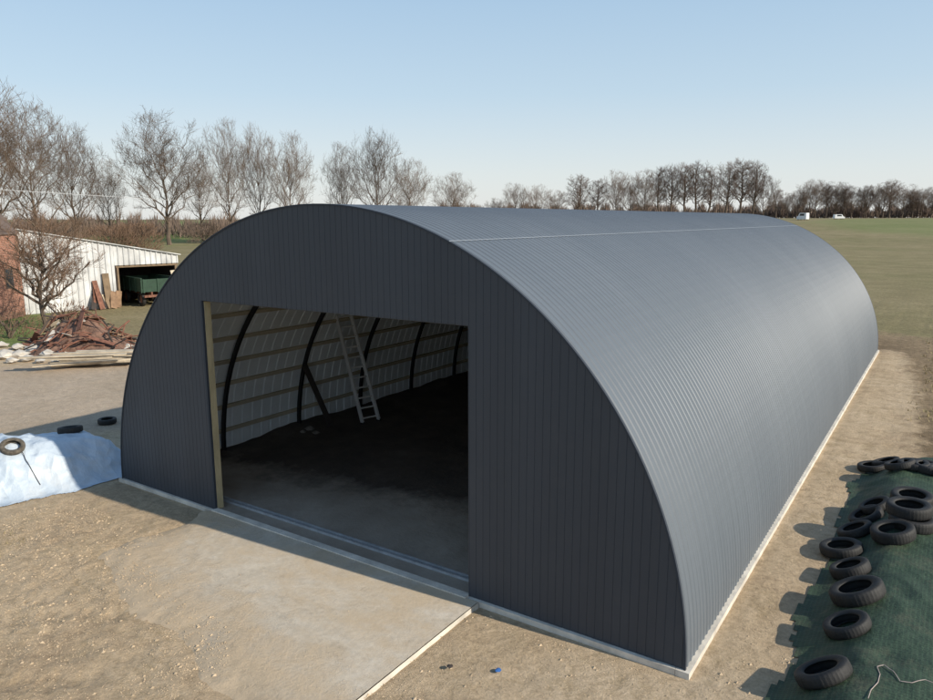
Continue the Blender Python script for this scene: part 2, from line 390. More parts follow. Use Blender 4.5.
for i in range(120):
    xa=-5.85+11.7*i/120; xb=-5.85+11.7*(i+1)/120
    z=[5.56*math.sqrt(max(0,1-(q/5.9)**2)) for q in (xa,xb)]
    m.add([(xa,L_-.1,.0),(xb,L_-.1,.0),(xb,L_-.1,z[1]),(xa,L_-.1,z[0])],[(0,1,2,3)])
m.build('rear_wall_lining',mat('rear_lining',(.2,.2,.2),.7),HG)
m=MB(); m.box(OX0-.04,OX0+.008,-.027,.02,.05,OH); m.build('door_jamb_cover',TRIM,HG)
m=MB(); m.box(OX0-.06,OX0+.02,.022,.15,.04,OH-.02); m.build('door_jamb',TIMBER,HG)
m=MB(); m.box(OX1-.02,OX1+.06,.022,.15,.04,OH-.02); m.build('door_jamb',TIMBER,HG)
m=MB(); m.box(OX0-.06,OX1+.06,.024,.15,OH-.015,OH+.12); m.build('door_header',RIB,HG)
m=MB(); m.box(OX0,OX1,-.11,.02,-.05,.07); m.build('threshold',CONC,HG)
for yy in (.34,.44):
    m=MB(); m.box(OX0-2.0,OX1+1.2,yy,yy+.03,.03,.075); m.build('door_rail',GALV,HG)
m=MB(); m.box(5.9,6.07,-.07,L_+.08,-.1,.045); m.build('foundation',CONC,HG)
m=MB(); m.box(-6.08,-5.9,-.07,L_+.08,-.1,.04); m.build('foundation',CONC,HG)
m=MB(); m.box(OX1,5.895,-.07,.1,-.1,.045); m.build('foundation',CONC,HG)
m=MB(); m.box(-5.895,OX0,-.06,.1,-.1,.042); m.build('foundation',CONC,HG)
m=MB(); m.box(-5.895,5.895,L_-.08,L_+.08,-.1,.043); m.build('foundation',CONC,HG)
for k in range(11):
    y=.35 if k==0 else 2.4*k
    m=MB(); vs=[];n=49
    for i in range(n):
        t=PI*i/48
        for yy,o in ((y-.03,-.27),(y+.03,-.27),(y+.03,-.17),(y-.03,-.17)):
            x,z=arcpt(t,o); vs.append((x,yy,max(z,.0)))
    m.add(vs,[(i*4+j,i*4+(j+1)%4,i*4+4+(j+1)%4,i*4+4+j) for i in range(n-1) for j in range(4)])
    m.build('arch_rib',RIB,HG)
for t in [.09,.2,.31,.42,.54,.67,.81,.97,1.15,1.35]:
    for tt in (t,PI-t):
        x,z=arcpt(tt,-.14); n=Vector((math.cos(tt)/A_,0,math.sin(tt)/H_)).normalized()
        MB().bar((x,.2,z),(x,L_-.15,z),.09,.05,up=n).build('purlin',PURLIN,HG)
# ------------------------------------------------------------------ interior things
def ladder():
    b=Vector((-4.35,6.05,.06)); t=Vector((-5.0,5.75,3.15)); s=Vector((.14,.5,0))
    T=thing('ladder','aluminium ladder leaning on the inner left wall of the hangar','ladder')
    for k in (0,1): MB().bar(b+s*(k-.5),t+s*(k-.5)*.85,.045,.1,up=(1,0,0)).build('rail',ALU,T)
    for i in range(11):
        p=b.lerp(t,(i+.6)/11.4); MB().tube([p-s*.48,p+s*.48],.022,6).build('rung',ALU,T)
    for k in (0,1): MB().bar(b+s*(k-.5)-Vector((0,0,.03)),b+s*(k-.5)+Vector((-.012,0,.07)),.055,.12,up=(1,0,0)).build('foot',RUBBER,T)
ladder()
tag(MB().bar((-5.05,5.25,.05),(-5.42,4.75,1.75),.16,.04,up=(1,0,.3)).build('leaning_board',DARKIN),'dark wooden board leaning on the hangar wall left of the ladder','board')
def rock(r,seed,flat=.6):
    rr=random.Random(seed); m=MB(); n=6; vs=[(0,0,r*flat)];
    for j,zz,k in ((0,.55,.65),(1,.05,1.),(2,-.4,.75)):
        for i in range(n):
            a=2*PI*i/n+j*.5; q=k*r*rr.uniform(.75,1.2); vs.append((q*math.cos(a),q*math.sin(a),zz*r*flat*rr.uniform(.7,1.2)))
    fs=[(0,1+i,1+(i+1)%n) for i in range(n)]
    for j in range(2): fs+=[(1+j*n+i,1+(j+1)*n+i,1+(j+1)*n+(i+1)%n,1+j*n+(i+1)%n) for i in range(n)]
    fs.append(tuple(1+2*n+i for i in range(n)))
    return m.add(vs,fs)
SACKM=mat('grey_lumps',(.2,.18,.16),.9,0,.3,4)
for i,(px,py,r) in enumerate(((310,428,.15),(316,432,.1),(303,431,.09))):
    p=G(px,py,.1); o=rock(r,i).build('rubble_lump',SACKM); o.location=(p[0],p[1],.08)
    tag(o,'small grey rubble lump by the inner left wall of the hangar','rubble',group='rubble lumps inside the hangar')
# ------------------------------------------------------------------ covered piles
def hpR(X,Y):
    d=sdist(X,Y,[(7.05,-5),(7.05,1.5),(7.1,3.5),(7.0,8.2),(7.4,9.9),(9.1,11.5),(15,13.5),(15,-5)])+.16*fbm(X*1.1,Y*1.1,4)
    cr=np.abs(fbm(X*.9+.6*Y,Y*.5,2)); cr2=np.abs(fbm(X*2.2-.9*Y+4,Y*1.3,2))
    return .40*sstep(-.05,.85,d)+.08*fbm(X*.7,Y*.7,3)*sstep(0,.8,d)+(.025*fbm(X*3,Y*3+1.5*X,3)-.10*np.minimum(cr,.2)-.06*np.minimum(cr2,.2)+.03)*sstep(-.1,.25,d),d
def hpL(X,Y):
    d=sdist(X,Y,[(-6.3,.9),(-6.28,-.9),(-6.8,-2.3),(-7.7,-4.2),(-10.4,-4.4),(-9.9,-1.6),(-8.2,.9)])
    t=X*.6-Y*.8
    r=np.minimum(np.abs(fbm(t*1.6+.4*Y,Y*.7+X*.5,2)),.25); r2=np.minimum(np.abs(fbm(t*4.2+1.4*Y,Y*2.2+X*.9,2)),.22)
    return .84*sstep(-.02,1.0,d)**.85+.10*fbm(X*.8,Y*.8,2)*sstep(0,.5,d)+(.05*fbm(X*4+Y*2,Y*3,3)-.22*r-.20*r2+.06)*sstep(-.1,.3,d),d
def pile(name,fn,x0,x1,y0,y1,st,mt,label,cat):
    XX,YY=np.meshgrid(np.arange(x0,x1,st),np.arange(y0,y1,st)); H,d=fn(XX,YY); edge=.12+.16*fbm(XX*1.2,YY*1.2,3)
    ZZ=np.maximum(hgt(XX,YY),-.02)+H+.015
    ok=d>-edge; nyy,nxx=XX.shape; m=MB(); idx=-np.ones(XX.shape,int); vs=[];fs=[]
    for j in range(nyy-1):
        for i in range(nxx-1):
            if ok[j,i] and ok[j,i+1] and ok[j+1,i] and ok[j+1,i+1]:
                f=[]
                for a,b in ((j,i),(j,i+1),(j+1,i+1),(j+1,i)):
                    if idx[a,b]<0: idx[a,b]=len(vs); vs.append((XX[a,b],YY[a,b],ZZ[a,b]))
                    f.append(int(idx[a,b]))
                fs.append(tuple(f))
    m.add(vs,fs); return tag(m.build(name,mt,smooth=True),label,cat)
pile('covered_pile',hpR,6.5,14.8,-4.5,13.5,.06,GTARP,'low pile under dark green tarpaulin beside the hangar','tarpaulin')
pile('covered_pile',hpL,-10.8,-6.1,-4.6,1.2,.035,WTARP,'mound wrapped in crumpled pale blue film at the front left hangar corner','tarpaulin')
# ------------------------------------------------------------------ tyres
def tyremesh(mt):
    prof=[(.205,.07),(.24,.088),(.28,.095),(.316,.088),(.334,.07),(.34,.03),(.34,-.03),(.334,-.07),(.316,-.088),(.28,-.095),(.24,-.088),(.205,-.07),(.213,-.058),(.26,-.075),(.305,-.062),(.318,0),(.305,.062),(.26,.075),(.213,.058)]
    n=120; vs=[];P=len(prof)
    for i in range(n):
        a=2*PI*i/n
        for r,z in prof:
            rr=r-(.005 if (i%3==2 and r>.332) else 0)
            vs.append((rr*math.cos(a),rr*math.sin(a),z))
    fs=[(i*P+j,((i+1)%n)*P+j,((i+1)%n)*P+(j+1)%P,i*P+(j+1)%P) for i in range(n) for j in range(P)]
    m=MB().add(vs,fs); me=bpy.data.meshes.new('tyre'); me.from_pydata(m.v,[],m.f); me.materials.append(mt); me.shade_smooth(); return me
TY=tyremesh(RUBBER); TYD=tyremesh(DUSTYR)
def hit(px,py,fn,off=.12):
    zs=np.arange(1.5,-.01,-.01)
    for z in zs:
        p=G(px,py,z); h=float(fn(np.array([p[0]]),np.array([p[1]]))[0][0])
        if max(h,0)+off>=z: return p,max(h,0)
    return p,0
def tyre(px,py,fn,sc_,label,group=None,lift=0,me=None,zs=1.):
    p,h=hit(px,py,fn,.12+lift)
    x,y=p[0],p[1]; e=.28
    hh=lambda a,b: float(fn(np.array([a]),np.array([b]))[0][0])
    nx=-(hh(x+e,y)-hh(x-e,y))/(2*e); ny=-(hh(x,y+e)-hh(x,y-e))/(2*e)
    n=Vector((nx,ny,1)).normalized()
    hm=max(hh(x,y),(hh(x+e,y)+hh(x-e,y)+hh(x,y+e)+hh(x,y-e))/4)
    o=bpy.data.objects.new('tyre',me or TY); COL.objects.link(o); o.location=(x,y,hm+.10*sc_*zs+lift)
    q=n.to_track_quat('Z','Y'); o.rotation_euler=(q.to_matrix().to_4x4()@Matrix.Rotation(random.random()*6,4,'Z')).to_euler()
    o.scale=(sc_,sc_,sc_*zs*random.uniform(.85,1.1)); tag(o,label,'tyre',group); return o
TL=[(823,670,.93,'black tyre nearest the camera on the green tarpaulin'),(847,622,.85,'second nearest tyre on the green tarpaulin, tilted on the pile edge'),
(857,590,1.05,'large tyre, third nearest on the edge of the green tarpaulin'),(850,567,.85,'tyre partly behind the large third tyre on the green tarpaulin edge'),
(841,549,.95,'tyre on the tarpaulin edge in the middle of the left row'),(855,530,.85,'tyre on the left row just beyond the middle tyre'),
(866,515,.85,'tyre at the far end of the left row on green tarpaulin'),(893,531,.95,'tyre lying right of the left row in front of the stacked pair'),
(912,521,1.0,'lower tyre of the stacked pair near the right edge'),(875,503,.8,'small flat tyre at the back left of the pile'),(912,497,1.0,'wide tyre behind the stacked pair')]
for px,py,s_,lb in TL: tyre(px,py,hpR,s_,lb)
tyre(909,508,hpR,1.0,'upper tyre of the stacked pair near the right edge',lift=.18)
for px,py in ((872,466),(886,463),(900,463),(914,463),(928,466),(943,470)):
    tyre(px,py,hpR,.85,'worn dark tyre lying in the row along the far end of the green pile','tyres along the far end of the green pile')
tyre(70,428,hpL,.75,'tyre on the pale blue mound, middle of the three')
tyre(107,419,hpL,.7,'tyre on the pale blue mound next to the hangar wall')
tyre(12,444,hpL,.68,'dusty brown tyre at the left edge of the picture on the film mound',me=TYD,zs=.8)
def rope(pts,rad,name,label,fn,mt,lift=.03):
    P=[]
    for i,(px,py) in enumerate(pts):
        p,h=hit(px,py,fn,.03); P.append((p[0],p[1]))
    Q=[]
    for i in range(len(P)-1):
        for k in range(6):
            u=k/6; x=P[i][0]*(1-u)+P[i+1][0]*u; y=P[i][1]*(1-u)+P[i+1][1]*u
            Q.append((x,y,max(0,float(fn(np.array([x]),np.array([y]))[0][0]))+lift))
    tag(MB().tube(Q,rad,5).build(name,mt,smooth=True),label,'rope')
rope([(868,699),(871,690),(878,682),(880,674),(877,667),(884,665),(893,671),(900,681),(912,683),(925,680),(940,686)],.005,'rope','pale rope lying loose on the near end of the green tarpaulin',hpR,ROPEM)
rope([(22,452),(26,462),(33,474),(42,488)],.007,'cord','dark cord lying over the side of the pale blue mound',hpL,DARKIN,.035)
p=G(498,672); o=rock(.045,5,.4).build('plastic_scrap',BLUEP); o.location=(p[0],p[1],.03); tag(o,'small blue plastic scrap on the sand right of the apron','scrap')
p=G(450,668); o=rock(.04,6,.5).build('stone',DARKIN); o.location=(p[0],p[1],.03); tag(o,'small dark stone on the sand beside the apron edge','stone')
# clods and dry grass (uncountable)
m=MB(); rr=random.Random(9)
P=[]
while len(P)<15000:
    u=rr.random()
    if u<.3: x=rr.uniform(-13,8.5); y=rr.uniform(-6,14)
    elif u<.82: x=rr.uniform(-6,2); y=rr.uniform(-6,-1.2)
    else: x=rr.uniform(2.8,8); y=rr.uniform(-3,1.5)
    if -6.3<x<6.3 and y>-.2: continue
    n=float(vn(np.array([x*1.3]),np.array([y*1.3]))[0])
    if rr.random()>.5+n*1.4: continue
    P.append((x,y))
PA=np.array(P); ha=hgt(PA[:,0],PA[:,1]); sk=sinkf(PA[:,0],PA[:,1])
for (x,y),h,s_ in zip(P,ha,sk):
    r=rr.uniform(.005,.014) if rr.random()<.95 else rr.uniform(.016,.032)
    if -3.7<x<3.05 and y<.2:
        if s_<.12:
            if rr.random()<.8: continue
            h=.05; r*=.5
        elif s_<.5: h=max(h,.05-.22*s_**1.6)
    t=[(x+r*rr.uniform(.6,1.2)*math.cos(a),y+r*rr.uniform(.6,1.2)*math.sin(a),h+r*.05) for a in (0,1.5,3.1,4.6)]
    m.add(t+[(x+r*.2,y,h+r*.8)],[(0,1,4),(1,2,4),(2,3,4),(3,0,4)])
tag(m.build('soil_clods',CLODM),'loose crumbs of sandy soil scattered over the yard','soil',kind='stuff')
m=MB(); P=[]
while len(P)<16000:
    u=rr.random()
    if u<.85: x=rr.uniform(7.0,34); y=rr.uniform(7,60)
    else: x=rr.uniform(-9,-.5); y=rr.uniform(-6,-1.6)
    n=float(vn(np.array([x*.6]),np.array([y*.6]))[0])
    if u>=.85 and (n<.1 or x>-2.8 and y>-3.0): continue
    if u<.85 and (n<-.12 or x<7.4+rr.random()*1.5 or (x<15.5 and y<13.5)): continue
    P.append((x,y,u<.85))
PA=np.array([(a,b) for a,b,_ in P]); ha=hgt(PA[:,0],PA[:,1])
for (x,y,fld),h in zip(P,ha):
    for k in range(4 if fld else 3):
        a=rr.uniform(0,6.28); l=rr.uniform(.05,.14) if fld else rr.uniform(.02,.05); wd=.012 if fld else .006
        bx,by=x+rr.uniform(-.06,.06),y+rr.uniform(-.06,.06); dx,dy=math.cos(a)*l*.7,math.sin(a)*l*.7
        m.add([(bx-wd*math.sin(a),by+wd*math.cos(a),h-.01),(bx+wd*math.sin(a),by-wd*math.cos(a),h-.01),(bx+dx,by+dy,h+l)],[(0,1,2)])
tag(m.build('dry_grass',STRAW),'dry yellowish grass blades in the rough ground around the yard','grass',kind='stuff')
# ------------------------------------------------------------------ trees
def gentree(seed,Ht=20.,kind='broad',nl=17,n2=8,n3=6,n4=4,tw=.024):
    r=random.Random(seed); T=MB(); C=MB()
    ra=Ht*(.36 if kind=='broad' else .19)*r.uniform(.95,1.05); rc=Ht*.39; cz=Ht*.6
    ctr=Vector((0,0,cz)); th=Ht*(.5 if kind=='broad' else .85)
    pts=[];rads=[];x=y=0; tr0=Ht*.016
    for i in range(9):
        u=i/8; x+=r.gauss(0,.011)*Ht*.6; y+=r.gauss(0,.011)*Ht*.6; pts.append(Vector((x,y,u*th))); rads.append(tr0*(1.25 if i==0 else 1)*(1-u*.75))
    pts[0]=Vector((0,0,-.4)); T.tube(pts,rads,7)
    def inside(p):
        q=p-ctr; return (q.x*q.x+q.y*q.y)/(ra*ra)+q.z*q.z/(rc*rc)
    def sub(path,prad,l,lev,n):
        for k in range(n):
            u=.15+.85*(k+r.random())/n; u=min(u,.999); fi=u*(len(path)-1); s=int(fi); q=path[s].lerp(path[s+1],fi-s)
            dd=(path[s+1]-path[s]).normalized()
            rv=Vector((r.gauss(0,1),r.gauss(0,1),r.gauss(0,1))).normalized()
            d=(dd*.6+rv*.75+Vector((0,0,.3))).normalized()
            ll=l*r.uniform(.65,1.35)
            if inside(q+d*ll)>1.12: ll*=.6
            rad=max(prad[s]*.45,tw)
            m1=q+d*ll*.5; d2=(d+Vector((r.gauss(0,.2),r.gauss(0,.2),r.gauss(.12,.15)))).normalized(); e=m1+d2*ll*.5
            P=[q,m1,e]; RR=[rad,max(rad*.65,tw*.8),tw*.45]
            C.tube(P,RR,3,cap=False)
            if lev<4: sub(P,RR,ll*(.62 if lev==2 else .6),lev+1,(n3 if lev==2 else n4))
    for k in range(nl):
        zc=-.5+1.5*(k+.5)/nl; rr_=math.sqrt(max(0,1-zc*zc)); a=k*2.4+r.gauss(0,.25)
        e=ctr+Vector((math.cos(a)*ra*rr_,math.sin(a)*ra*rr_,zc*rc))*r.uniform(.78,.92)
        e=ctr+(e-ctr)*.94
        hd=math.hypot(e.x,e.y); sz=min(max(e.z-hd*(1.0 if kind=='broad' else .9)-.05*Ht,.16*Ht),th*.97)
        fi=sz/th*8; s=min(int(fi),7); st=pts[s].lerp(pts[s+1],fi-s)
        c=st.lerp(e,.45)+Vector((e.x-st.x,e.y-st.y,0))*.12+Vector((0,0,(-.02)*Ht)); path=[];rad=[];r0=max(rads[s]*.55,.07)
        for i in range(8):
            u=i/7; p=st*(1-u)**2+c*2*u*(1-u)+e*u*u
            if 0<i: p=p+Vector((r.gauss(0,1),r.gauss(0,1),r.gauss(0,1)))*Ht*.009
            path.append(p); rad.append(max(r0*(1-u*.92),.022))
        T.tube(path,rad,5,cap=False); sub(path,rad,Ht*(.15 if kind=='broad' else .095),2,n2)
    return T,C
def proto(seed,kind,name,label,tw,bk=BARK):
    T,C=gentree(seed,20.,kind,*((17,8,6,5,.0145) if kind=='broad' else (22,7,5,4,.018))); root=thing(name,label,'tree'); T.build('trunk',bk,root); C.build('crown',tw,root); return root
PB=[proto(s,'broad','bare_tree','x',TWIG) for s in (1,2,3)]
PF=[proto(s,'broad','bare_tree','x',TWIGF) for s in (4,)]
PN=[proto(s,'narrow','bare_tree','x',TWIGR) for s in (5,6)]
used=set()
def place(pr,px,top,s,wf,label,group=None):
    loc=PD(px,s); h=(ZY(top,s)-loc[2])/20.; rz=random.random()*6.28
    if pr.name not in used:
        used.add(pr.name); r=pr; r.location=loc; r.rotation_euler=(0,0,rz); r.scale=(h*wf,h*wf,h); r['label']=label
        if group: r['group']=group
    else: r=dup(pr,loc,(0,0,rz),(h*wf,h*wf,h),label,group)
    return r
LT=[(2,80,95,.98,0,'tallest bare tree, cut by the left edge of the picture'),(40,106,120,.85,1,'bare tree rising just right of the tallest one at far left'),
(80,126,130,.8,2,'bare tree with crooked trunk behind the white shed'),(112,160,170,.7,1,'thin bare tree left of the broad central one'),
(170,117,160,1.08,0,'broad bare tree with a round crown in the left tree line'),(203,154,185,.7,2,'slender bare tree leaning against the broad round one'),
(231,123,165,.62,1,'tall bare tree, first of the pair above the hangar left shoulder'),(261,127,170,.56,2,'tall bare tree, second of the pair above the hangar shoulder'),
(292,136,165,.72,0,'bare tree with dense crown above the left of the hangar arch'),(344,145,190,.62,1,'narrow bare tree left of the rounded one behind the arch top'),
(378,131,180,.82,2,'rounded bare tree directly behind the top of the arch'),(410,161,200,.95,0,'lower bare tree right of the rounded one'),(453,174,230,1.1,1,'small rounded bare tree standing alone above the roof front')]
for px,top,s,wf,k,lb in LT: place(PB[k],px,top,s,wf,lb)
RT=[(478,204,1.2),(496,198,1.3),(515,183,1.0),(536,185,1.1),(556,190,1.2),(577,175,1.0),(598,179,.9),(616,171,.9),(630,178,1.1),(643,170,.95),(657,167,.8),(670,165,.8),(682,163,.85),(696,162,.85),(709,168,.85),(724,163,.85),(738,159,.85),(751,162,.85),(762,176,1.0)]
for i,(px,top,wf) in enumerate(RT):
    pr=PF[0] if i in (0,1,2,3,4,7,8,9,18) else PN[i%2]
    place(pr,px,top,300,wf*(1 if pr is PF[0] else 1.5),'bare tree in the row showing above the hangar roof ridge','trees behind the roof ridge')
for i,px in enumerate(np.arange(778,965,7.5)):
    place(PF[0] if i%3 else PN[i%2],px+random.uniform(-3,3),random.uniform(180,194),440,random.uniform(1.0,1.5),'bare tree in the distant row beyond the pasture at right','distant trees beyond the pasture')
def thicket(name,x0,x1,s,hmin,hmax,n,mt,label,depth=12):
    m=MB(); r=random.Random(int(x0)+7)
    for i in range(n):
        u=r.random(); px=x0+(x1-x0)*u; ss=s+r.uniform(-depth,depth); p=PD(px,ss); env=.55+.3*math.sin(u*37+math.sin(u*91)*2)+.2*math.sin(u*260)
        h=(hmin+(hmax-hmin)*max(0,env))*r.uniform(.4,1.); wd=s*.0006*r.uniform(.6,1.6)
        z0=r.uniform(0,.6)*h; dx=r.gauss(0,.25)*h*.6; dy=r.gauss(0,.25)*h*.6; a=r.random()*3.14
        cx,cy=math.cos(a)*wd,math.sin(a)*wd
        m.add([(p[0]-cx,p[1]-cy,p[2]+z0),(p[0]+cx,p[1]+cy,p[2]+z0),(p[0]+dx,p[1]+dy,p[2]+h)],[(0,1,2)])
    tag(m.build(name,mt),label,'undergrowth',kind='stuff')
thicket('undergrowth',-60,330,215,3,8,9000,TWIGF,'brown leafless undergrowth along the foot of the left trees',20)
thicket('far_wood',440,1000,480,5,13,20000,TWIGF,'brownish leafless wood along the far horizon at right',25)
def bush(px,s,h,wd,mt,label,group=None,n=900,seed=1,name='bush'):
    r=random.Random(seed); root=thing(name,label,'bush',PD(px,s),0,group); m=MB(); st=MB()
    for k in range(9):
        a=k*2.4; e=Vector((math.cos(a)*wd*.35*r.random(),math.sin(a)*wd*.35*r.random(),h*.6)); st.tube([Vector((0,0,-.05)),e*.5+Vector((0,0,.1*h)),e],[.05,.035,.02],4)
    for i in range(n):
        a=r.random()*6.28; q=math.sqrt(r.random()); z=r.random(); rad=wd*.5*q*(1-(z-.4)**2*1.1); p=Vector((math.cos(a)*rad,math.sin(a)*rad,z*h*.85))
        d=Vector((math.cos(a)*.5+r.gauss(0,.3),math.sin(a)*.5+r.gauss(0,.3),r.uniform(.3,1))).normalized()*h*r.uniform(.1,.25)
        m.tube([p,p+d],[.018*max(1,s/60),.006],3,cap=False)
    st.build('stems',BARK,root); m.build('crown',mt,root); return root
bush(112,120,5,10,SHRUB,'reddish brown leafless bush below the thin bare tree',n=1600,seed=2)
bush(137,125,5.5,9,SHRUB,'tall brown bush left of the broad bare tree trunk',n=1600,seed=3)
bush(60,110,6,10,TWIG,'brown bush showing over the shed roof',n=1200,seed=4)
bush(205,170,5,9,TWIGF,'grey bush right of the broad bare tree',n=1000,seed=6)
T,C=gentree(21,6.0,'broad',15,7,6,4,.008); root=thing('fruit_tree','small bare fruit tree spreading before the white shed wall','tree',PD(48,36.5)); T.build('trunk',BARK,root); C.build('crown',SHRUB,root)
root.scale=(1.35,1.35,1)
bush(10,33.5,1.3,2.8,SHRUB,'tangled leafless shrub at the left edge before the brick house',n=350,seed=8)
bush(66,38,1.3,2.6,SHRUB,'small tangled shrub at the foot of the white shed wall',n=300,seed=11)
# ------------------------------------------------------------------ farm buildings at left
a=Vector(PD(26,42)); b=Vector(PD(181,48.5)); wv=(b-a); Lw=wv.length; ang=math.atan2(wv.y,wv.x)
SH=thing('farm_shed','weathered white corrugated farm shed with a sloping roof and open bay','shed',tuple(a),ang)
zl,zr=ZY(228,42),ZY(253,48.5)
zt=lambda u: zl+(zr-zl)*u
def corr(x0,x1,zb,y,mt,name,per=.34):
    m=MB(); x=x0;bp=[]
    while x<x1:
        for aa,h in ((0,0),(.2,0),(.24,.06),(.3,.06)):
            if x+aa<x1: bp.append((x+aa,h))
        x+=per
    bp.append((x1,0))
    for (xa,ha),(xb,hb) in zip(bp[:-1],bp[1:]):
        m.add([(xa,y-ha,zb),(xb,y-hb,zb),(xb,y-hb,zt(xb/Lw)),(xa,y-ha,zt(xa/Lw))],[(0,1,2,3)])
    return m.build(name,mt,SH)
sp=Lw*.56
corr(0,sp,0,0,WSHEET,'wall'); corr(sp+.01,Lw,zr-.55,0,WSHEET,'fascia')
m=MB(); m.add([(-.1,-.18,zt(0)+.05),(Lw+.15,-.18,zr+.03),(Lw+.15,14,zr+.03),(-.1,14,zt(0)+.05)],[(0,1,2,3)])
m.add([(-.1,-.18,zt(0)),(Lw+.15,-.18,zr-.02),(Lw+.15,-.18,zr+.03),(-.1,-.18,zt(0)+.05)],[(0,1,2,3)]); m.build('roof',WSHEET,SH)
MB().box(0,Lw,13.8,14,0,zr-.1).build('rear_wall',DARKIN,SH); MB().box(-.1,0,0.02,14,0,zl-.1).build('side_wall',BRICK_M,SH)
MB().box(sp,sp+.1,.05,14,0,zr-.1).build('partition',DARKIN,SH); MB().box(sp+.12,Lw-.02,4.5,4.6,0,zr-.2).build('bay_back_wall',DARKIN,SH)
MB().box(Lw-.12,Lw-.02,.25,13.7,0,zr-.2).build('bay_side_wall',DARKIN,SH)
for xx in (sp+.2,Lw-.15): MB().box(xx-.06,xx+.06,.05,.2,0,zr-.6).build('post',TAN,SH)
MB().box(sp+.1,Lw,.045,.14,zr-.7,zr-.56).build('beam',TAN,SH)
BH=thing('brick_house','red brick farmhouse with a steep brown roof at the left edge','house',PD(-25,37.2),-yaw)
ez=ZY(231,41.5)
MB().box(-9,0,0,4.4,0,ez).build('wall',BRICK_M,BH)
rz_=ez+5.4
m=MB(); m.add([(-9.2,-.15,ez-.1),(.12,-.15,ez-.1),(.12,4.5,ez-.1),(-9.2,4.5,ez-.1),(-4.5,-.15,rz_),(-4.5,4.5,rz_)],[(1,2,5,4),(0,4,5,3),(0,1,4),(2,3,5)]); m.build('roof',DROOF,BH)
for y0 in (.9,2.9):
    wn=MB().box(-.02,.04,y0,y0+.7,1.7,2.8).build('window',DROOF,BH); MB().box(.045,.06,y0+.06,y0+.64,1.76,2.74).build('pane',GLASS,wn)
ca,sa=math.cos(ang),math.sin(ang); tp=a+Vector((ca,sa,0))*(sp+2.1)+Vector((-sa,ca,0))*.7; tp.z=0
TR=thing('farm_trailer','dark green farm trailer with rusty chassis backed into the shed bay','trailer',tuple(tp),ang+PI/2)
m=MB(); m.box(-2,2,-1,1,.95,1.02)
m.box(-2,2,-1,-.94,1.021,1.75).box(-2,2,.94,1,1.021,1.75).box(-2,-1.94,-.94,.94,1.021,1.75).box(1.94,2,-.94,.94,1.021,1.75)
for xx in (-1.95,-1,0,1,1.95): m.box(xx-.05,xx+.05,-1.06,-1.001,.9,1.77).box(xx-.05,xx+.05,1.001,1.06,.9,1.77)
for yy in (-.9,0,.9): m.box(-2.06,-2.001,yy-.05,yy+.05,.9,1.77)
m.box(-2.08,2.05,-1.08,-1.0,1.76,1.85).box(-2.08,2.05,1.0,1.08,1.76,1.85); m.build('body',GREENP,TR)
m=MB(); m.box(-2,2.4,-.45,-.35,.7,.94).box(-2,2.4,.35,.45,.7,.94).bar((2.4,-.4,.8),(3.6,0,.6),.08,.1).bar((2.4,.4,.8),(3.6,0,.6),.08,.1).box(-2.05,-1.95,-.9,.9,.6,.75); m.build('chassis',RUST,TR)
for xx in (-1.3,1.3):
    for yy in (-.8,.8):
        o=bpy.data.objects.new('wheel',TY); COL.objects.link(o); o.parent=TR; o.location=(xx,yy,.45); o.rotation_euler=(PI/2,0,0); o.scale=(1.35,1.35,1.2)
        h=MB().tube([(0,0,-.03),(0,0,.03)],.2,16).build('rim',RUST,o)
# yard clutter
def wpt(px,py): p=G(px,py); return float(p[0]),float(p[1])
rr=random.Random(12)
for i in range(14):
    u=sp+rr.uniform(-1.8,.6) if i<9 else Lw-rr.uniform(-.4,.5); base=a+Vector((ca,sa,0))*u+Vector((sa,-ca,0))*rr.uniform(.3,.8); top=a+Vector((ca,sa,0))*(u+rr.gauss(0,.35))+Vector((sa,-ca,0))*.12
    base.z=.02; top.z=rr.uniform(.8,2.2); tag(MB().bar(base,top,rr.uniform(.1,.45),.04,up=(1,0,0)).build('leaning_board',(TAN,RUST,BROWNB,DARKIN,PLANKM)[i%5]),'old board leaning against the front of the white shed','board',group='boards leaning on the shed')
cx,cy=wpt(82,348)
def hheap(x,y):
    d=1-np.hypot(x/3.3,y/2.2); return 1.25*sstep(0,.95,d)+.4*fbm(x*1.6+3,y*1.6,4)*sstep(0,.3,d)-.05
XH,YH=np.meshgrid(np.linspace(-3.3,3.3,60),np.linspace(-2.2,2.2,40))
HEAPM=mat('heap_rubble',(.2,.115,.08),.95,0,.5,3,(1,1,1),.8,9,.08)
m=MB(); m.grid(XH+cx,YH+cy,hheap(XH,YH)); tag(m.build('scrap_heap',HEAPM),'rusty brown heap of broken scrap and rubble in the yard','heap',kind='stuff')
for i in range(150):
    a_=rr.uniform(0,6.28); q=math.sqrt(rr.random())*.98; x=3.2*q*math.cos(a_); y=2.1*q*math.sin(a_); z=float(hheap(np.array([x]),np.array([y]))[0])+.05
    l=rr.uniform(.4,1.6); d=Vector((rr.gauss(0,1),rr.gauss(0,1),rr.gauss(.1,.5))).normalized()*l/2; c=Vector((x+cx,y+cy,max(z,.05)+abs(d.z)*.7))
    if i%3==1: o=MB().bar(c-d,c+d,rr.uniform(.08,.3),.03,up=(rr.gauss(0,.5),rr.gauss(0,.5),1)).build('rusty_sheet',(RUST,BROWNB,RUST,PLANKM,BROWNB,STONEM)[(i//3)%6]); tag(o,'bent piece of rusty sheet or board lying on the scrap heap','scrap',group='flat scrap on the heap')
    else: o=MB().tube([c-d,c+Vector((rr.gauss(0,.1),rr.gauss(0,.1),.12)),c+d],rr.uniform(.02,.04),6).build('rusty_pipe',RUST if i%4 else DARKIN); tag(o,'thin rusty pipe sticking out of the scrap heap','scrap',group='pipes on the scrap heap')
bx,by=wpt(100,366)
